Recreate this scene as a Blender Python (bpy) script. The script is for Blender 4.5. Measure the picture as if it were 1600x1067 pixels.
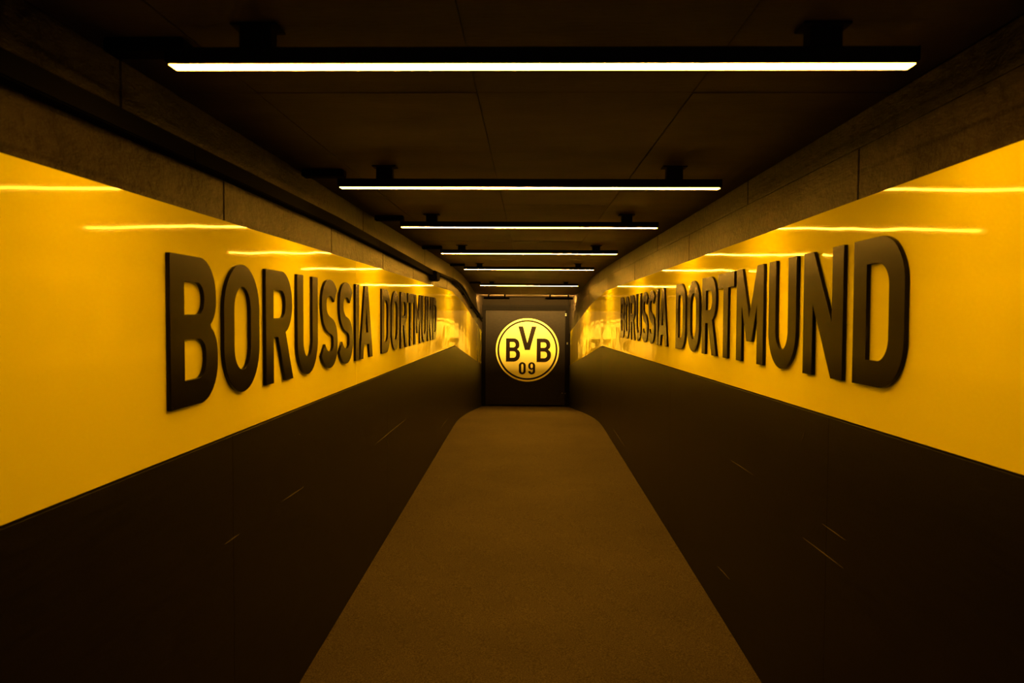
import bpy, bmesh, math, random
from mathutils import Vector, Matrix

random.seed(4)
for o in list(bpy.data.objects):
    bpy.data.objects.remove(o, do_unlink=True)
scene = bpy.context.scene
COL = scene.collection

# ------------------------------------------------------------------ camera
F = 1180.0                                   # focal length in pixels of a 1600 wide frame
cam_data = bpy.data.cameras.new('camera')
cam_data.sensor_fit = 'HORIZONTAL'
cam_data.sensor_width = 36.0
cam_data.lens = F / 1600 * 36.0
cam_data.clip_start = 0.05
cam_data.clip_end = 100
cam_data.dof.use_dof = True
cam_data.dof.focus_distance = 11.0
cam_data.dof.aperture_fstop = 6.0
cam = bpy.data.objects.new('camera', cam_data)
COL.objects.link(cam)
yaw, pitch, roll = math.atan(26 / F), -math.atan(43.5 / F), 0.006
cam.matrix_world = (Matrix.Translation((0, 0, 1.70)) @ Matrix.Rotation(yaw, 4, 'Z')
                    @ Matrix.Rotation(math.pi / 2 + pitch, 4, 'X') @ Matrix.Rotation(roll, 4, 'Z'))
scene.camera = cam

# ------------------------------------------------------------------ world + exposure
world = bpy.data.worlds.new('world')
scene.world = world
world.use_nodes = True
world.node_tree.nodes['Background'].inputs[0].default_value = (1.0, 0.82, 0.75, 1)
world.node_tree.nodes['Background'].inputs[1].default_value = 0.2
scene.view_settings.view_transform = 'Standard'
scene.view_settings.look = 'None'
scene.view_settings.exposure = 0.0
scene.view_settings.gamma = 1.0
scene.view_settings.use_curve_mapping = False

LAMP_COLOUR = (1.0, 0.42, 0.03, 1)
LAMP_STRENGTH = 178.0
LAMP_LEVELS = (0.40, 0.62, 0.92, 1.2, 1.65, 2.2)      # strength factor of each lamp, near to far, near ones lowered to imitate vignetting

# ------------------------------------------------------------------ materials
def mat(name, base, rough=0.5, spec=0.5):
    m = bpy.data.materials.new(name)
    m.use_nodes = True
    b = m.node_tree.nodes['Principled BSDF']
    b.inputs['Base Color'].default_value = (*base, 1)
    b.inputs['Roughness'].default_value = rough
    b.inputs['Specular IOR Level'].default_value = spec
    return m, m.node_tree.nodes, m.node_tree.links, b

def coords(N, L, scale=(1, 1, 1)):
    tc = N.new('ShaderNodeNewGeometry')
    mp = N.new('ShaderNodeMapping')
    mp.inputs['Scale'].default_value = scale
    L.new(tc.outputs['Position'], mp.inputs['Vector'])
    return mp.outputs['Vector']

def noise(N, L, vec, scale, detail=4, rough=0.55):
    n = N.new('ShaderNodeTexNoise')
    n.inputs['Scale'].default_value = scale
    n.inputs['Detail'].default_value = detail
    n.inputs['Roughness'].default_value = rough
    L.new(vec, n.inputs['Vector'])
    return n.outputs['Fac']

def ramp(N, L, fac, stops):
    r = N.new('ShaderNodeValToRGB')
    e = r.color_ramp.elements
    while len(e) < len(stops):
        e.new(0.5)
    for el, (p, c) in zip(e, stops):
        el.position = p
        el.color = (*c, 1)
    L.new(fac, r.inputs['Fac'])
    return r.outputs['Color']

def bump(N, L, b, h, strength, dist):
    n = N.new('ShaderNodeBump')
    n.inputs['Strength'].default_value = strength
    n.inputs['Distance'].default_value = dist
    L.new(h, n.inputs['Height'])
    L.new(n.outputs['Normal'], b.inputs['Normal'])
    return n

def mulc(N, L, a, c):
    m = N.new('ShaderNodeMix')
    m.data_type = 'RGBA'
    m.blend_type = 'MULTIPLY'
    m.inputs[0].default_value = 1
    L.new(a, m.inputs[6])
    L.new(c, m.inputs[7])
    return m.outputs[2]

M = {}
# lacquered yellow sheet, a little wavy, so that lamp reflections wobble
m, N, L, b = mat('yellow_lacquer', (0.92, 0.88, 0.006), 0.045, 0.2)
v = coords(N, L, (1, 1.0, 0.35))
bump(N, L, b, noise(N, L, v, 1.9, 1.0, 0.4), 1.0, 0.0055)
M['yellow'] = m
# black stained board of the dado
m, N, L, b = mat('black_board', (0.02, 0.016, 0.014), 0.40, 0.16)
v = coords(N, L, (6, 1.2, 14))
c = ramp(N, L, noise(N, L, v, 4, 6), [(0.3, (0.003, 0.0023, 0.0022)), (0.75, (0.0075, 0.0057, 0.005))])
L.new(c, b.inputs['Base Color'])
bump(N, L, b, noise(N, L, coords(N, L, (8, 8, 30)), 9, 4), 0.25, 0.002)
M['dado'] = m
# board-marked concrete
def concrete(name, lo, hi, stretch):
    m, N, L, b = mat(name, hi, 0.33, 0.085)
    big = ramp(N, L, noise(N, L, coords(N, L, stretch), 2.2, 6, 0.62), [(0.28, lo), (0.72, hi)])
    spots = ramp(N, L, noise(N, L, coords(N, L, (1, 1, 1)), 16, 5, 0.7), [(0.34, (0.35, 0.33, 0.3)), (0.46, (1, 1, 1))])
    w = N.new('ShaderNodeTexWave')
    w.bands_direction = 'Z'
    w.inputs['Scale'].default_value = 2.6
    w.inputs['Distortion'].default_value = 1.6
    w.inputs['Detail'].default_value = 3
    w.inputs['Detail Scale'].default_value = 0.8
    L.new(coords(N, L, (1, 0.25, 1)), w.inputs['Vector'])
    lines = ramp(N, L, w.outputs['Fac'], [(0.0, (0.45, 0.42, 0.38)), (0.05, (1, 1, 1))])
    worn = mulc(N, L, spots, lines)
    stain = ramp(N, L, noise(N, L, coords(N, L, (1, 1.3, 3)), 3.1, 6, 0.65), [(0.34, (0.3, 0.28, 0.26)), (0.66, (1, 1, 1))])
    worn = mulc(N, L, worn, stain)
    L.new(mulc(N, L, big, worn), b.inputs['Base Color'])
    L.new(worn, b.inputs['Specular Tint'])
    bump(N, L, b, noise(N, L, coords(N, L, (1, 1, 2)), 22, 6, 0.65), 1.0, 0.010)
    return m
M['concrete'] = concrete('concrete', (0.010, 0.008, 0.0065), (0.062, 0.051, 0.039), (1, 0.8, 1.6))
m, N, L, b = mat('ceiling_board', (0.1, 0.09, 0.08), 0.6, 0.05)
c1 = ramp(N, L, noise(N, L, coords(N, L, (1.2, 2.5, 1)), 1.5, 5, 0.6), [(0.3, (0.022, 0.016, 0.013)), (0.7, (0.048, 0.036, 0.028))])
L.new(c1, b.inputs['Base Color'])
bump(N, L, b, noise(N, L, coords(N, L, (3, 12, 3)), 6, 5), 0.3, 0.004)
M['ceiling'] = m
M['end_wall'] = mat('end_wall_paint', (0.006, 0.005, 0.004), 0.8, 0.05)[0]
M['joint'] = mat('joint_shadow_gap', (0.01, 0.009, 0.008), 0.9, 0.1)[0]
# carpet
m, N, L, b = mat('carpet', (0.07, 0.06, 0.05), 0.95, 0.1)
fine = noise(N, L, coords(N, L), 150, 4, 0.75)
c = ramp(N, L, fine, [(0.36, (0.025, 0.021, 0.014)), (0.64, (0.118, 0.098, 0.06))])
soft = ramp(N, L, noise(N, L, coords(N, L), 1.1, 4), [(0.3, (0.8, 0.8, 0.8)), (0.7, (1, 1, 1))])
L.new(mulc(N, L, c, soft), b.inputs['Base Color'])
bump(N, L, b, fine, 0.6, 0.006)
M['carpet'] = m
# black lettering: satin lacquer
m, N, L, b = mat('black_letter', (0.005, 0.0038, 0.0033), 0.24, 0.09)
M['letter'] = m
M['black_metal'] = mat('black_metal', (0.003, 0.0027, 0.0026), 0.8, 0.04)[0]
M['black_plastic'] = mat('black_plastic', (0.003, 0.003, 0.0032), 0.9, 0.02)[0]
M['white_plastic'] = mat('white_plastic', (0.8, 0.78, 0.7), 0.4)[0]
M['emblem_yellow'] = mat('emblem_yellow', (0.95, 0.92, 0.26), 0.45, 0.3)[0]
M['emblem_black'] = mat('emblem_black', (0.010, 0.007, 0.005), 0.6, 0.1)[0]
m, N, L, b = mat('door_black', (0.05, 0.042, 0.035), 0.6, 0.12)
c = ramp(N, L, noise(N, L, coords(N, L, (6, 1, 22)), 2, 6), [(0.3, (0.005, 0.004, 0.0036)), (0.7, (0.011, 0.009, 0.0075))])
L.new(c, b.inputs['Base Color'])
M['door'] = m
m, N, L, b = mat('steel', (0.6, 0.58, 0.55), 0.3)
b.inputs['Metallic'].default_value = 1
M['steel'] = m
M['scratch'] = mat('bare_scratch', (0.08, 0.065, 0.045), 0.7)[0]
def emitter(name, strength, colour=LAMP_COLOUR):
    m = bpy.data.materials.new(name)
    m.use_nodes = True
    nt = m.node_tree
    nt.nodes.remove(nt.nodes['Principled BSDF'])
    e = nt.nodes.new('ShaderNodeEmission')
    e.inputs[0].default_value = colour
    e.inputs[1].default_value = strength
    nt.links.new(e.outputs[0], nt.nodes['Material Output'].inputs[0])
    return m
M['wash'] = emitter('washer_glow', 5200.0, (1.0, 0.5, 0.09, 1))

# ------------------------------------------------------------------ helpers
def lerp_profile(pts):
    def f(y):
        if y <= pts[0][0]:
            return pts[0][1]
        for (a, va), (c, vc) in zip(pts, pts[1:]):
            if y <= c:
                return va + (vc - va) * (y - a) / (c - a)
        return pts[-1][1]
    return f

def smooth_profile(pts, r):
    g = lerp_profile(pts)
    def f(y):
        n = 9
        ws = [1 - abs(k - n // 2) / (n // 2 + 1) for k in range(n)]
        return sum(w * g(y + (k - n // 2) / (n // 2) * r) for k, w in enumerate(ws)) / sum(ws)
    return f

def link(name, mesh, material=None, parent=None):
    o = bpy.data.objects.new(name, mesh)
    COL.objects.link(o)
    if material is not None:
        mesh.materials.clear()
        mesh.materials.append(material)
    if parent is not None:
        o.parent = parent
    return o

def mesh_of(name, verts, faces, smooth=False):
    me = bpy.data.meshes.new(name)
    me.from_pydata(verts, [], faces)
    bm = bmesh.new()
    bm.from_mesh(me)
    bmesh.ops.recalc_face_normals(bm, faces=bm.faces)
    bm.to_mesh(me)
    bm.free()
    if smooth:
        for p in me.polygons:
            p.use_smooth = True
    return me

def tag(o, label, cat, group=None):
    o['label'] = label
    o['category'] = cat
    if group:
        o['group'] = group
    return o

def struct(o, label=None, cat='structure'):
    o['kind'] = 'structure'
    if label:
        o['label'] = label
        o['category'] = cat
    return o

def empty(name, loc):
    o = bpy.data.objects.new(name, None)
    o.empty_display_size = 0.1
    o.location = loc
    COL.objects.link(o)
    return o

def ysteps(y0, y1, step=0.35, extra=()):
    n = max(1, int(round((y1 - y0) / step)))
    ys = [y0 + (y1 - y0) * i / n for i in range(n + 1)]
    ys += [e for e in extra if y0 + 0.01 < e < y1 - 0.01]
    return sorted(set(round(y, 4) for y in ys))

def tube_section(ys, quad):
    """sweep a closed 4-corner section quad(y) -> [(x,z)*4] along y"""
    V, Fc = [], []
    for y in ys:
        for x, z in quad(y):
            V.append((x, y, z))
    for i in range(len(ys) - 1):
        a, c = 4 * i, 4 * (i + 1)
        for k in range(4):
            Fc.append((a + k, a + (k + 1) % 4, c + (k + 1) % 4, c + k))
    Fc.append((0, 1, 2, 3))
    e = 4 * (len(ys) - 1)
    Fc.append((e + 3, e + 2, e + 1, e))
    return V, Fc

def wall_strip(name, y0, y1, lo, hi, xin, thick, side, material, parent=None, extra=(), step=0.35):
    """slab on a side wall; xin(y) is its room-side |x|; grows outwards by thick"""
    def quad(y):
        a, c = side * xin(y), side * (xin(y) + thick)
        return [(a, lo(y)), (c, lo(y)), (c, hi(y)), (a, hi(y))]
    V, Fc = tube_section(ysteps(y0, y1, step, extra), quad)
    return link(name, mesh_of(name, V, Fc), material, parent)

def box_mesh(name, sx, sy, sz, centre=(0, 0, 0), bevel=0.0, seg=2):
    bm = bmesh.new()
    bmesh.ops.create_cube(bm, size=1)
    for vv in bm.verts:
        vv.co = Vector((vv.co.x * sx, vv.co.y * sy, vv.co.z * sz)) + Vector(centre)
    if bevel:
        bmesh.ops.bevel(bm, geom=list(bm.edges), offset=bevel, segments=seg, affect='EDGES')
    me = bpy.data.meshes.new(name)
    bm.to_mesh(me)
    bm.free()
    return me

def cyl_mesh(name, r, depth, axis='Z', n=20, centre=(0, 0, 0)):
    bm = bmesh.new()
    bmesh.ops.create_cone(bm, cap_ends=True, segments=n, radius1=r, radius2=r, depth=depth)
    R = {'Z': Matrix.Identity(3), 'X': Matrix.Rotation(math.pi / 2, 3, 'Y'), 'Y': Matrix.Rotation(math.pi / 2, 3, 'X')}[axis]
    for vv in bm.verts:
        vv.co = R @ vv.co + Vector(centre)
    me = bpy.data.meshes.new(name)
    bm.to_mesh(me)
    bm.free()
    return me

def pipe_mesh(name, pts, r, n=10):
    pts = [Vector(p) for p in pts]
    V, Fc = [], []
    for i, p in enumerate(pts):
        t = (pts[min(i + 1, len(pts) - 1)] - pts[max(i - 1, 0)]).normalized()
        a = t.cross(Vector((1, 0, 0))).normalized()
        c = t.cross(a)
        for k in range(n):
            th = 2 * math.pi * k / n
            V.append(p + r * (math.cos(th) * a + math.sin(th) * c))
    for i in range(len(pts) - 1):
        for k in range(n):
            Fc.append((i * n + k, i * n + (k + 1) % n, (i + 1) * n + (k + 1) % n, (i + 1) * n + k))
    Fc.append(tuple(range(n)))
    Fc.append(tuple(range((len(pts) - 1) * n, len(pts) * n))[::-1])
    return mesh_of(name, V, Fc, True)

# ------------------------------------------------------------------ the profile of the tunnel
Y0, YK, Y1, YD = -1.2, 11.2, 17.5, 18.0
floor_l = smooth_profile([(-3, -0.20), (3.5, -0.082), (5.5, -0.046), (11.6, 0.060), (13.6, -0.095), (17.2, -0.437), (19, -0.61)], 0.9)
floor_r = smooth_profile([(-3, -0.04), (3.5, 0.0), (5.5, 0.02), (11.6, 0.065), (13.6, -0.095), (17.2, -0.437), (19, -0.61)], 0.9)
ceil = smooth_profile([(-3, 2.38), (11.0, 2.385), (12.6, 2.345), (14.0, 2.265), (15.8, 2.10), (20, 2.08)], 0.7)
dado_l = lerp_profile([(-3, 1.255), (1.5, 1.249), (11.2, 1.221), (17.56, 0.51), (19, 0.35)])
dado_r = lerp_profile([(-3, 1.40), (1.69, 1.347), (2.93, 1.331), (11.3, 1.226), (17.56, 0.51), (19, 0.35)])
top_l = lerp_profile([(-3, 2.028), (4.3, 2.028), (10.8, 2.014), (12.67, 1.878), (17.5, 1.295), (19, 1.11)])
top_r = lerp_profile([(-3, 2.13), (1.7, 2.094), (3.5, 2.081), (10.9, 2.035), (12.8, 1.88), (17.5, 1.295), (19, 1.11)])
x_left = lambda y: 1.10
x_right = lerp_profile([(-3, 1.10), (11.2, 1.10), (17.5, 0.965), (19, 0.935)])
off = lambda f, d: (lambda y: f(y) + d)
KINKS = (10.8, 10.9, 11.2, 11.3, 12.67, 12.8)

# floor
V, Fc = [], []
ys = ysteps(Y0, 18.3, 0.3)
for y in ys:
    V += [(-1.14, y, floor_l(y)), (1.14, y, floor_r(y)), (-1.14, y, floor_l(y) - 0.1), (1.14, y, floor_r(y) - 0.1)]
for i in range(len(ys) - 1):
    a, c = 4 * i, 4 * i + 4
    Fc += [(a, a + 1, c + 1, c), (a + 2, c + 2, c + 3, a + 3), (a, c, c + 2, a + 2), (a + 1, a + 3, c + 3, c + 1)]
Fc += [(0, 2, 3, 1), (4 * (len(ys) - 1), 4 * (len(ys) - 1) + 1, 4 * (len(ys) - 1) + 3, 4 * (len(ys) - 1) + 2)]
struct(link('floor', mesh_of('floor', V, Fc, False), M['carpet']), 'brown carpeted floor running down the middle of the tunnel', 'floor')

# ceiling: a slab with boards below it
V, Fc = tube_section(ysteps(Y0, 18.3, 0.3), lambda y: [(-1.3, ceil(y) + 0.02), (1.3, ceil(y) + 0.02), (1.3, ceil(y) + 0.15), (-1.3, ceil(y) + 0.15)])
ceiling = struct(link('ceiling', mesh_of('ceiling', V, Fc), M['joint']), 'dark boarded ceiling with thin seams above the lamps', 'ceiling')
cols = [-1.11, -0.85, -0.165, 0.50, 1.11]
rows = [Y0, 2.36, 4.76, 7.16, 9.56, 11.96, 14.36, 16.76, 18.2]
G = 0.0014
for xa, xb in zip(cols, cols[1:]):
    for ya, yb in zip(rows, rows[1:]):
        dz = random.uniform(-0.002, 0.002)
        V, Fc = tube_section(ysteps(ya + G, yb - G, 0.3), lambda y: [(xa + G, ceil(y) + dz), (xb - G, ceil(y) + dz), (xb - G, ceil(y) + 0.02), (xa + G, ceil(y) + 0.02)])
        link('ceiling_board', mesh_of('ceiling_board', V, Fc), M['ceiling'], ceiling)

# side walls
def side_wall(side, name, label, xin, fl, dado, top, upper_split, low_joints, up_joints, yellow_joints, dado_joints):
    bx = off(xin, 0.035)
    root = wall_strip(name, Y0, 18.2, off(fl, -0.1), off(ceil, 0.06), bx, 0.16, side, M['joint'], extra=KINKS)
    struct(root, label, 'wall')
    # black dado boards
    for a, c in zip(dado_joints, dado_joints[1:]):
        wall_strip('dado_board', a + 0.001, c - 0.001, off(fl, -0.02), off(dado, -0.003), off(xin, -0.010), 0.045, side, M['dado'], root, KINKS)
    # yellow sheets
    for k, (a, c) in enumerate(zip(yellow_joints, yellow_joints[1:])):
        tw = (0.0, -0.0009, 0.0011, -0.0008, 0.001)[k % 5] * side
        px = lambda y, a=a, c=c, tw=tw: xin(y) + tw * (y - (a + c) / 2)
        wall_strip('yellow_panel', a + 0.0005, c - 0.0005, off(dado, 0.002), top, px, 0.035, side, M['yellow'], root, KINKS)
    # concrete above
    cx = off(xin, 0.012)
    for a, c in zip(low_joints, low_joints[1:]):
        wall_strip('concrete_section', a + 0.007, c - 0.007, off(top, 0.003), upper_split, cx, 0.023, side, M['concrete'], root, KINKS)
    for a, c in zip(up_joints, up_joints[1:]):
        wall_strip('concrete_section', a + 0.007, c - 0.007, off(upper_split, 0.003), off(ceil, -0.001), cx, 0.023, side, M['concrete'], root, KINKS)
    return root

tray_mid = lerp_profile([(-3, 2.20), (4.2, 2.207), (9.0, 2.150), (11, 2.18), (12.25, 2.136), (13.2, 2.024), (14.65, 1.84), (16.84, 1.64), (19, 1.45)])
wall_l = side_wall(-1, 'wall_left', 'left tunnel wall with yellow sheets between black dado and concrete', x_left, floor_l, dado_l, top_l, tray_mid,
    [Y0, 1.24, 2.74, 4.24, 5.74, 7.24, 8.74, 10.24, 12.7, 15.2, 18.1],
    [Y0, 2.05, 5.05, 8.05, 11.05, 14.05, 18.1],
    [Y0, 4.79, 7.84, 10.95, 14.4, 17.5], [Y0, 2.75, 5.8, 8.9, 11.2, 14.4, 17.5])
mid_r = lambda y: (top_r(y) + ceil(y)) / 2 + 0.03
wall_r = side_wall(1, 'wall_right', 'right tunnel wall with yellow sheets between black dado and concrete', x_right, floor_r, dado_r, top_r, mid_r,
    [Y0, 2.6, 5.3, 8.0, 10.7, 13.4, 18.1], [Y0, 3.9, 6.6, 9.3, 12.0, 15.0, 18.1],
    [Y0, 4.79, 7.84, 10.95, 14.4, 17.5], [Y0, 2.75, 5.8, 8.9, 11.2, 14.4, 17.5])

# bare scratches in the black boards
def scratch(side, root, p, q, w):
    (ya, za), (yb, zb) = p, q
    x = side * 1.0885
    d = Vector((0, yb - ya, zb - za)).normalized()
    n = Vector((0, -d.z, d.y)) * w / 2
    a, c = Vector((x, ya, za)), Vector((x, yb, zb))
    mid = (a + c) / 2
    V = [a, mid + n, c, mid - n]
    V2 = [vv + Vector((side * 0.003, 0, 0)) for vv in V]
    Fc = [(0, 1, 2, 3), (7, 6, 5, 4)] + [(k, (k + 1) % 4, 4 + (k + 1) % 4, 4 + k) for k in range(4)]
    link('scratch', mesh_of('scratch', [tuple(vv) for vv in V + V2], Fc), M['scratch'], root)
for p, q, w in [((5.32, 0.761), (6.67, 0.755), 0.005), ((3.30, 0.861), (3.62, 0.851), 0.004), ((2.67, 0.863), (2.81, 0.861), 0.003),
                ((3.48, 1.129), (3.50, 1.121), 0.006), ((3.55, 1.121), (3.57, 1.117), 0.006), ((9.4, 0.268), (10.3, 0.271), 0.008)]:
    scratch(-1, wall_l, p, q, w)
for p, q, w in [((2.98, 0.822), (2.6, 0.83), 0.004), ((2.79, 0.931), (2.585, 0.931), 0.003), ((4.05, 0.921), (3.65, 0.928), 0.004),
                ((3.015, 1.198), (2.983, 1.249), 0.004), ((9.67, 0.231), (8.49, 0.215), 0.008), ((4.29, 0.264), (4.04, 0.279), 0.004)]:
    scratch(1, wall_r, p, q, w)

# ------------------------------------------------------------------ end wall and door
me = box_mesh('wall_far', 2.9, 0.12, 3.4, (0, 18.26, 0.75))
struct(link('wall_far', me, M['end_wall']), 'concrete end wall around the dark door', 'wall')
DX0, DX1, DZ0, DZ1 = -1.085, 0.925, -0.50, 1.785
door = struct(empty('door_1', ((DX0 + DX1) / 2, YD, DZ0)), 'dark wide door closing the end of the tunnel', 'door')
def dpart(name, x0, x1, y0, y1, z0, z1, material, bevel=0.004, parent=None):
    me = box_mesh(name, x1 - x0, y1 - y0, z1 - z0, ((x0 + x1) / 2 - door.location.x, (y0 + y1) / 2 - YD, (z0 + z1) / 2 - DZ0), bevel)
    return link(name, me, material, parent or door)
leaf = dpart('door_leaf', DX0 + 0.055, DX1 - 0.055, 18.03, 18.09, DZ0 + 0.012, DZ1 - 0.01, M['door'])
dpart('kick_plate', DX0 + 0.10, DX1 - 0.10, 18.022, 18.03, DZ0 + 0.03, DZ0 + 0.21, M['door'], 0.002, leaf)
dpart('door_frame', DX0 - 0.08, DX0 + 0.05, 17.97, 18.19, -0.62, DZ1 + 0.03, M['black_metal'])
dpart('door_frame', DX1 - 0.05, DX1 + 0.12, 17.97, 18.19, -0.62, DZ1 + 0.03, M['black_metal'])
dpart('door_head', DX0 - 0.08, DX1 + 0.12, 17.95, 18.19, DZ1 - 0.005, DZ1 + 0.12, M['black_metal'])
dpart('head_rail', DX0 + 0.1, DX1 - 0.1, 17.90, 17.95, DZ1 + 0.06, DZ1 + 0.09, M['black_metal'], 0.003)
for z in (1.70, 1.665, 1.00, -0.19):
    hx = DX1 - 0.045 if z != 1.0 else DX1 - 0.005
    hm = cyl_mesh('hinge', 0.017, 0.05 if z == 1.0 else 0.02, 'Z', 12, (hx - door.location.x, 17.955 - YD, z - DZ0))
    link('hinge', hm, M['steel'], door)
    if z == -0.19:
        link('hinge', cyl_mesh('hinge', 0.015, 0.02, 'Z', 12, (hx - 0.07 - door.location.x, 18.012 - YD, z - DZ0)), M['steel'], door)

# ------------------------------------------------------------------ lamps
def make_lamp(y, zbot, k, label):
    root = empty('linear_lamp', (0.018 if k == 0 else -0.004, y, zbot))
    tag(root, label, 'lamp', 'linear lamps across the ceiling')
    H = ceil(y) - zbot
    link('housing', box_mesh('housing', 1.762, 0.054, 0.038, (0, 0, 0.0205), 0.001), M['black_metal'], root)
    link('diffuser', box_mesh('diffuser', 1.755, 0.042, 0.008, (0, 0, 0.004), 0.0), emitter('lamp_glow', LAMP_STRENGTH * LAMP_LEVELS[k]), root)
    for s in (-1, 1):
        link('end_cap', box_mesh('end_cap', 0.005, 0.056, 0.034, (s * 0.8835, 0, 0.024), 0.001), M['black_plastic'], root)
        br = link('bracket', box_mesh('bracket', 0.075, 0.05, H - 0.038, (s * 0.67, 0, (H + 0.038) / 2), 0.003), M['black_metal'], root)
        link('mounting_plate', box_mesh('mounting_plate', 0.11, 0.07, 0.006, (s * 0.67, 0, H - 0.004), 0.001), M['black_metal'], br)
    link('driver_box', box_mesh('driver_box', 0.20, 0.07, 0.035, (-0.98, 0.09, H - 0.0185), 0.004), M['black_plastic'], root)
    return root
LAMPS = [(1.82, 2.277, 'large bright linear lamp across the ceiling, nearest the viewer'),
         (3.53, 2.272, 'bright linear ceiling lamp, second from the viewer'),
         (5.23, 2.282, 'bright linear ceiling lamp, third from the viewer'),
         (7.58, 2.288, 'bright linear ceiling lamp, fourth from the viewer'),
         (10.31, 2.288, 'bright linear ceiling lamp, fifth, last before the tunnel dips'),
         (13.70, 2.194, 'shortest looking bright linear ceiling lamp, closest to the dark end door')]
for k, (y, z, lab) in enumerate(LAMPS):
    make_lamp(y, z + 0.009, k, lab)

# two black washer bars in front of the door, shining on it
for x0, x1, lab in ((-0.955, -0.41, 'short black bar light below the ceiling, left of the two by the door'),
                    (0.346, 0.93, 'short black bar light below the ceiling, right of the two by the door')):
    y, z = 16.0, 2.015
    w = x1 - x0
    root = tag(empty('wall_washer', ((x0 + x1) / 2, y, z)), lab, 'lamp', 'bar lights by the end door')
    link('housing', box_mesh('housing', w, 0.06, 0.045, (0, 0, 0.012), 0.003), M['black_metal'], root)
    link('diffuser', box_mesh('diffuser', w - 0.04, 0.012, 0.034, (0, 0.034, 0.012), 0.0), M['wash'], root)
    for vz in (-0.0085, 0.0325):  # plates added to hide the diffuser from view and block its upward light
        link('visor', box_mesh('visor', w, 0.05, 0.004, (0, 0.055, vz), 0.0), M['black_metal'], root)
    H = ceil(y) - z
    for s in (-1, 1):
        link('bracket', box_mesh('bracket', 0.03, 0.03, max(0.01, H - 0.03), (s * (w / 2 - 0.1), 0, (H + 0.03) / 2), 0.002), M['black_metal'], root)

# ------------------------------------------------------------------ cable duct, box and conduits on the left wall
duct = empty('cable_duct', (-1.085, 3.6, 2.17))
tag(duct, 'long black cable duct running along the concrete above the left panels', 'cable duct')
dz_lo = lerp_profile([(-3, 2.174), (4.2, 2.176), (8.4, 2.118)])
dz_hi = lerp_profile([(-3, 2.228), (4.2, 2.236), (8.4, 2.182)])
def duct_piece(name, xa, xb, lo, hi, ya, yb, material):
    V, Fc = tube_section(ysteps(ya, yb, 0.6), lambda y: [(xa, lo(y)), (xb, lo(y)), (xb, hi(y)), (xa, hi(y))])
    V = [(a + 1.085, c - 3.6, d - 2.17) for a, c, d in V]
    return link(name, mesh_of(name, V, Fc), material, duct)
for a, c in ((Y0, 2.4), (2.4, 5.4), (5.4, 8.4)):
    duct_piece('duct_body', -1.111, -1.072, dz_lo, dz_hi, a + 0.002, c - 0.002, M['black_plastic'])
    duct_piece('duct_lid', -1.0715, -1.066, off(dz_lo, 0.003), off(dz_hi, -0.003), a + 0.004, c - 0.004, M['black_plastic'])

jb = empty('junction_box', (-1.075, 8.56, 2.075))
tag(jb, 'small black junction box at the far end of the cable duct', 'junction box')
link('box_body', box_mesh('box_body', 0.075, 0.30, 0.11, (0, 0, 0.045), 0.006), M['black_plastic'], jb)
link('box_lid', box_mesh('box_lid', 0.012, 0.28, 0.095, (0.042, 0, 0.045), 0.004), M['black_plastic'], jb)
link('cable_gland', cyl_mesh('cable_gland', 0.011, 0.05, 'Y', 14, (0.0, 0.17, 0.075)), M['white_plastic'], jb)
for d, r, lab in ((0.0, 0.021, 'upper black conduit bending down the left wall towards the door'),
                  (-0.062, 0.017, 'lower black conduit bending down the left wall towards the door')):
    prof = smooth_profile([(8, 2.16), (9.3, 2.168), (11.0, 2.178), (12.25, 2.136), (13.2, 2.024), (14.65, 1.842), (16.84, 1.64), (18.5, 1.47)], 0.6)
    y0c = 8.78
    pts = [(-1.078, y, prof(y) + (d * min(1, max(0.0, (y - 9.0) / 3.2)) if d else 0) - (0.05 if (d and False) else 0)) for y in ysteps(y0c if not d else 10.8, 17.4, 0.3)]
    root = empty('conduit', pts[0])
    tag(root, lab, 'conduit', 'conduits on the left wall')
    V0 = Vector(pts[0])
    link('pipe', pipe_mesh('pipe', [Vector(p) - V0 for p in pts], r), M['black_plastic'], root)
    for y in (12.6, 14.4, 16.2):
        z = prof(y) + d * min(1, max(0.0, (y - 9.0) / 3.2))
        link('pipe_clip', box_mesh('pipe_clip', 0.036, 0.03, 2 * r + 0.014, (-1.094 - V0.x, y - V0.y, z - V0.z), 0.003), M['black_metal'], root)

# ------------------------------------------------------------------ lettering
def arc(cx, cy, rx, ry, a0, a1, n=14):
    return [(cx + rx * math.cos(math.radians(a0 + (a1 - a0) * i / n)), cy + ry * math.sin(math.radians(a0 + (a1 - a0) * i / n))) for i in range(n + 1)]

S, B_ = 0.195, 0.175          # upright and level stroke
def g_I():
    return S, [[(0, 0), (S, 0), (S, 1), (0, 1)]]
def g_T():
    w = 0.68
    c = w / 2
    return w, [[(c - S / 2, 0), (c + S / 2, 0), (c + S / 2, 1 - B_), (w, 1 - B_), (w, 1), (0, 1), (0, 1 - B_), (c - S / 2, 1 - B_)]]
def g_U():
    w = 0.70
    r = w / 2
    return w, [[(0, 1)] + arc(r, 0.35, r, 0.35, 180, 360, 24) + [(w, 1), (w - S, 1)] + arc(r, 0.35, r - S, 0.35 - B_, 360, 180, 20) + [(S, 1)]]
def g_O(w=0.72, s=S, bb=B_):
    r = w / 2
    ry = min(r, 0.36)
    return w, [arc(r, 1 - ry, r, ry, 0, 180, 24) + arc(r, ry, r, ry, 180, 360, 24),
               arc(r, 1 - ry, r - s, ry - bb, 0, 180, 18) + arc(r, ry, r - s, ry - bb, 180, 360, 18)]
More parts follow.
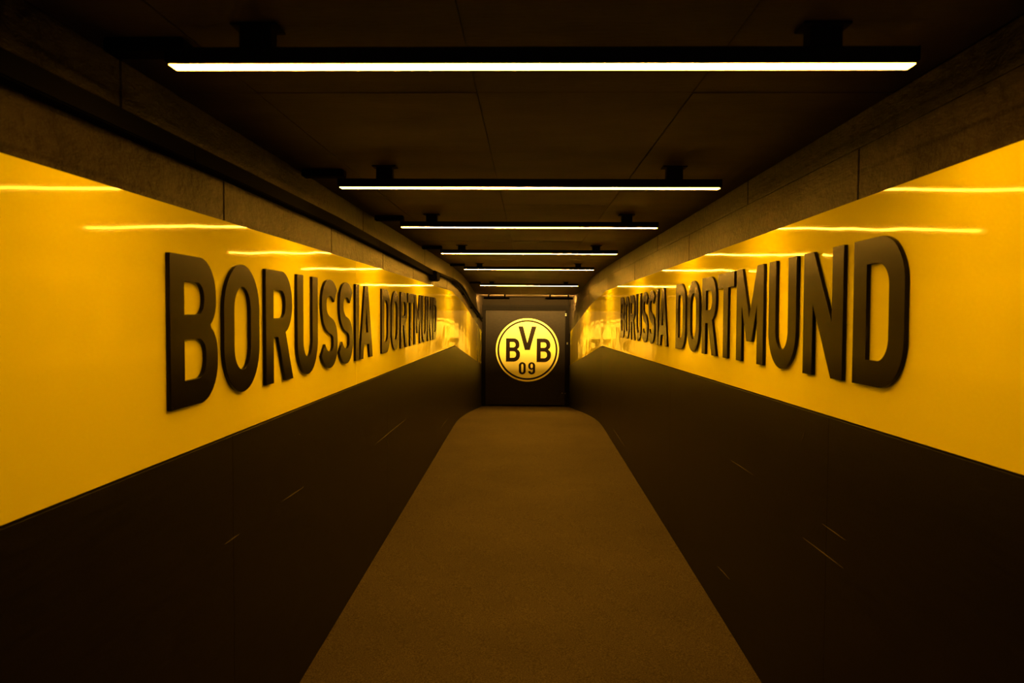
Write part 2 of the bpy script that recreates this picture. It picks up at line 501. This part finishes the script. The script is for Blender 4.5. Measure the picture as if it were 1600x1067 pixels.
def g_D():
    w, r = 0.69, 0.32
    q = r - S + 0.03
    return w, [[(0, 0)] + arc(w - r, r, r, r, -90, 0) + arc(w - r, 1 - r, r, r, 0, 90) + [(0, 1)],
               [(S, B_)] + arc(w - S - q, B_ + q, q, q, -90, 0) + arc(w - S - q, 1 - B_ - q, q, q, 0, 90) + [(S, 1 - B_)]]
def g_B(w=0.71, s=S, bb=B_):
    r1, r2 = 0.285, 0.26
    wt = w - 0.025
    return w, [[(0, 0)] + arc(w - r1, r1, r1, r1, -90, 0) + arc(w - 0.20, 0.33, 0.20, 0.21, 0, 62, 8) + arc(wt - 0.20, 0.70, 0.20, 0.19, -58, 0, 8) + arc(wt - r2, 1 - r2, r2, r2, 0, 90) + [(0, 1)],
               [(s, bb)] + arc(w - s - 0.12, bb + 0.12, 0.12, 0.12, -90, 0, 8) + arc(w - s - 0.12, 0.445 - 0.11, 0.12, 0.11, 0, 90, 8) + [(s, 0.445)],
               [(s, 0.61)] + arc(wt - s - 0.10, 0.61 + 0.10, 0.10, 0.10, -90, 0, 8) + arc(wt - s - 0.10, 1 - bb - 0.11, 0.10, 0.11, 0, 90, 8) + [(s, 1 - bb)]]
def g_R():
    w = 0.73
    wt = 0.705
    return w, [[(0, 0), (S, 0), (S, 0.405), (0.315, 0.405), (w - 0.222, 0), (w, 0), (0.515, 0.445)] + arc(wt - 0.285, 0.70, 0.285, 0.275, -58, 0, 10) + arc(wt - 0.285, 0.715, 0.285, 0.285, 0, 90) + [(0, 1)],
               [(S, 0.575)] + arc(wt - S - 0.115, 0.575 + 0.115, 0.115, 0.115, -90, 0, 8) + arc(wt - S - 0.115, 1 - B_ - 0.115, 0.115, 0.115, 0, 90, 8) + [(S, 1 - B_)]]
def g_A():
    return 0.82, [[(0, 0), (0.205, 0), (0.262, 0.19), (0.558, 0.19), (0.615, 0), (0.82, 0), (0.505, 1), (0.315, 1)],
                  [(0.312, 0.355), (0.41, 0.70), (0.508, 0.355)]]
def g_M():
    w = 0.90
    return w, [[(0, 0), (S, 0), (S, 0.60), (0.365, 0.22), (0.535, 0.22), (w - S, 0.60), (w - S, 0), (w, 0), (w, 1), (w - 0.2, 1), (w / 2, 0.47), (0.2, 1), (0, 1)]]
def g_N():
    w = 0.75
    return w, [[(0, 0), (S, 0), (S, 0.57), (w - S - 0.005, 0), (w, 0), (w, 1), (w - S, 1), (w - S, 0.43), (S + 0.005, 1), (0, 1)]]
def bez(p0, p1, p2, p3, n=12):
    out = []
    for i in range(n + 1):
        t = i / n
        out.append(tuple((1 - t) ** 3 * p0[k] + 3 * (1 - t) ** 2 * t * p1[k] + 3 * (1 - t) * t * t * p2[k] + t ** 3 * p3[k] for k in (0, 1)))
    return out
def stroke(pts, w):
    clean = [pts[0]]
    for p in pts[1:]:
        if (Vector(p) - Vector(clean[-1])).length > 1e-4:
            clean.append(p)
    lft, rgt = [], []
    for i, p in enumerate(clean):
        a, c = Vector(clean[max(0, i - 1)]), Vector(clean[min(len(clean) - 1, i + 1)])
        t = (c - a).normalized()
        n = Vector((-t.y, t.x)) * w / 2
        lft.append((p[0] + n.x, p[1] + n.y))
        rgt.append((p[0] - n.x, p[1] - n.y))
    return lft + rgt[::-1]
def g_S():
    h = 0.0925
    P = (bez((0.075, 0.215), (0.14, 0.135), (0.23, h), (0.34, h)) + bez((0.34, h), (0.50, h), (0.582, 0.17), (0.582, 0.285))
         + bez((0.582, 0.285), (0.582, 0.41), (0.50, 0.455), (0.39, 0.475)) + bez((0.39, 0.475), (0.20, 0.51), (0.108, 0.58), (0.108, 0.715))
         + bez((0.108, 0.715), (0.108, 0.84), (0.20, 1 - h), (0.35, 1 - h)) + bez((0.35, 1 - h), (0.45, 1 - h), (0.53, 0.875), (0.59, 0.815)))
    return 0.68, [stroke(P, 0.187)]
def g_V():
    return 0.74, [[(0.27, 0), (0.47, 0), (0.74, 1), (0.545, 1), (0.37, 0.30), (0.195, 1), (0, 1)]]
def g_9():
    w, s = 0.56, 0.185
    r = w / 2
    ro, ri = r, r - s
    outer = ([(0.0, 0.27)] + arc(r, 0.27, r, 0.27, 180, 360, 18) + arc(r, 0.72, r, 0.28, 0, 180, 18) + arc(r, 0.63, r, 0.25, 180, 270, 9)
             + [(r + 0.05, 0.385), (w - s, 0.43)] + arc(r, 0.27, ri, 0.125, 360, 180, 12))
    return w, [outer, arc(r, 0.73, ri, 0.135, 0, 180, 12) + arc(r, 0.64, ri, 0.13, 180, 360, 12)]
GLYPH = {'I': g_I, 'T': g_T, 'U': g_U, 'O': g_O, 'D': g_D, 'B': g_B, 'R': g_R, 'A': g_A, 'M': g_M, 'N': g_N, 'S': g_S, 'V': g_V, '9': g_9,
         '0': lambda: g_O(0.56, 0.19, 0.15)}

def extrude_outline(loops, thick, scale, bevel=0.0012):
    """closed 2D outlines (holes included) -> solid mesh in local XY, z from 0 to thick"""
    cu = bpy.data.curves.new('outline', 'CURVE')
    cu.dimensions = '2D'
    cu.fill_mode = 'BOTH'
    for lp in loops:
        cl = [lp[0]]
        for p in lp[1:]:
            if abs(p[0] - cl[-1][0]) + abs(p[1] - cl[-1][1]) > 1e-5:
                cl.append(p)
        if abs(cl[0][0] - cl[-1][0]) + abs(cl[0][1] - cl[-1][1]) < 1e-5:
            cl.pop()
        sp = cu.splines.new('POLY')
        sp.points.add(len(cl) - 1)
        for q, p in zip(sp.points, cl):
            q.co = (p[0] * scale, p[1] * scale, 0, 1)
        sp.use_cyclic_u = True
    cu.extrude = thick / 2 - bevel
    cu.bevel_depth = bevel
    cu.bevel_resolution = 1
    cu.offset = -bevel
    tmp = bpy.data.objects.new('outline', cu)
    COL.objects.link(tmp)
    bpy.context.view_layer.update()
    me = bpy.data.meshes.new_from_object(tmp.evaluated_get(bpy.context.evaluated_depsgraph_get()))
    bpy.data.objects.remove(tmp, do_unlink=True)
    bm = bmesh.new()
    bm.from_mesh(me)
    bmesh.ops.remove_doubles(bm, verts=bm.verts, dist=1e-5)
    for vv in bm.verts:
        vv.co.z += thick / 2
    bmesh.ops.recalc_face_normals(bm, faces=bm.faces)
    bm.to_mesh(me)
    bm.free()
    return me

GAP = {'BO': .11, 'OR': .15, 'RU': .13, 'US': .14, 'SS': .075, 'SI': .15, 'IA': .04, 'A ': .66, 'DO': .12, 'RT': .055, 'TM': .10, 'MU': .15, 'UN': .16, 'ND': .16}
WORDS = ('BORUSSIA', 'DORTMUND')
def layout():
    out, x = [], 0.0
    for wi, wd in enumerate(WORDS):
        for i, ch in enumerate(wd):
            out.append((ch, wi, i, x))
            x += GLYPH[ch]()[0]
            if i + 1 < len(wd):
                x += GAP[ch + wd[i + 1]]
        if wi == 0:
            x += GAP['A ']
    return out, x
ORD = ['first', 'second', 'third', 'fourth', 'fifth', 'sixth', 'seventh', 'last']
LAY, TOTAL = layout()
def lettering(side, y_start, length, cap, base_fn, xface, tilt):
    sx = length / TOTAL                       # metres per unit along the wall
    nm = 'left' if side < 0 else 'right'
    for ch, wi, i, x in LAY:
        w, loops = GLYPH[ch]()
        loops = [[(px * sx / cap, py) for px, py in lp] for lp in loops]
        me = extrude_outline(loops, 0.014, cap)
        # local: x along the reading direction, y up, z out of the wall
        if side < 0:
            R = Matrix(((0, 0, 1), (1, 0, 0), (0, 1, 0)))       # u->+Y, v->+Z, n->+X
            y = y_start + x * sx
            loc = (-xface, y, base_fn(y))
        else:
            R = Matrix(((0, 0, -1), (-1, 0, 0), (0, 1, 0)))     # u->-Y, v->+Z, n->-X
            y = y_start - x * sx
            loc = (xface, y, base_fn(y))
        me.transform(R.to_4x4())
        o = link('wall_letter', me, M['letter'])
        o.location = loc
        o.rotation_euler = (tilt, 0, 0)
        word = 'first' if wi == 0 else 'second'
        tag(o, 'black raised capital %s, %s letter of the %s word on the %s wall' % (ch, ORD[i], word, nm), 'letter', 'raised letters on the %s wall' % nm)
lettering(-1, 2.262, 6.63, 0.482, lerp_profile([(2.2, 1.397), (8.9, 1.398)]), 1.0985, 0.0)
lettering(1, 8.98, 6.775, 0.470, lerp_profile([(2.2, 1.478), (8.75, 1.426)]), 1.0985, -0.0079)

# ------------------------------------------------------------------ round emblem on the door
EC = Vector((-0.028, 18.0, 0.835))
ER = 0.755
emblem = tag(empty('round_emblem', (EC.x, 18.03, EC.z)), 'large round yellow emblem with black ring, three initials and two digits on the door', 'emblem')
def on_door(me, dx, dz, dy):
    """local XY outline -> facing the viewer (-Y)"""
    R = Matrix(((1, 0, 0), (0, 0, -1), (0, 1, 0)))
    me.transform(R.to_4x4())
    me.transform(Matrix.Translation((dx, dy, dz)))
    return me
def circ(r, n=96):
    return [(r * math.cos(2 * math.pi * k / n), r * math.sin(2 * math.pi * k / n)) for k in range(n)]
link('disc', on_door(extrude_outline([circ(ER)], 0.02, 1, 0.003), 0, 0, -0.001), M['emblem_yellow'], emblem)
link('ring', on_door(extrude_outline([circ(ER * 0.948), circ(ER * 0.892)], 0.006, 1, 0.0008), 0, 0, -0.0212), M['emblem_black'], emblem)
U = ER / 410.0          # emblem drawn in a 820 unit circle
def em_letter(ch, x0, x1, z0, z1):
    if ch == 'B':
        w, loops = g_B(0.62, 0.175, 0.165)
    else:
        w, loops = GLYPH[ch]()
    h = (z1 - z0) * U
    k = (x1 - x0) * U / w / h
    me = extrude_outline([[(px * k, py) for px, py in lp] for lp in loops], 0.006, h, 0.0008)
    link('initial' if ch in 'BV' else 'digit', on_door(me, x0 * U, z0 * U, -0.0212), M['emblem_black'], emblem)
em_letter('V', -120, 117, 0, 306)
em_letter('B', -278, -96, -152, 152)
em_letter('B', 120, 305, -156, 150)
em_letter('0', -110, -20, -316, -158)
em_letter('9', 12, 102, -316, -158)
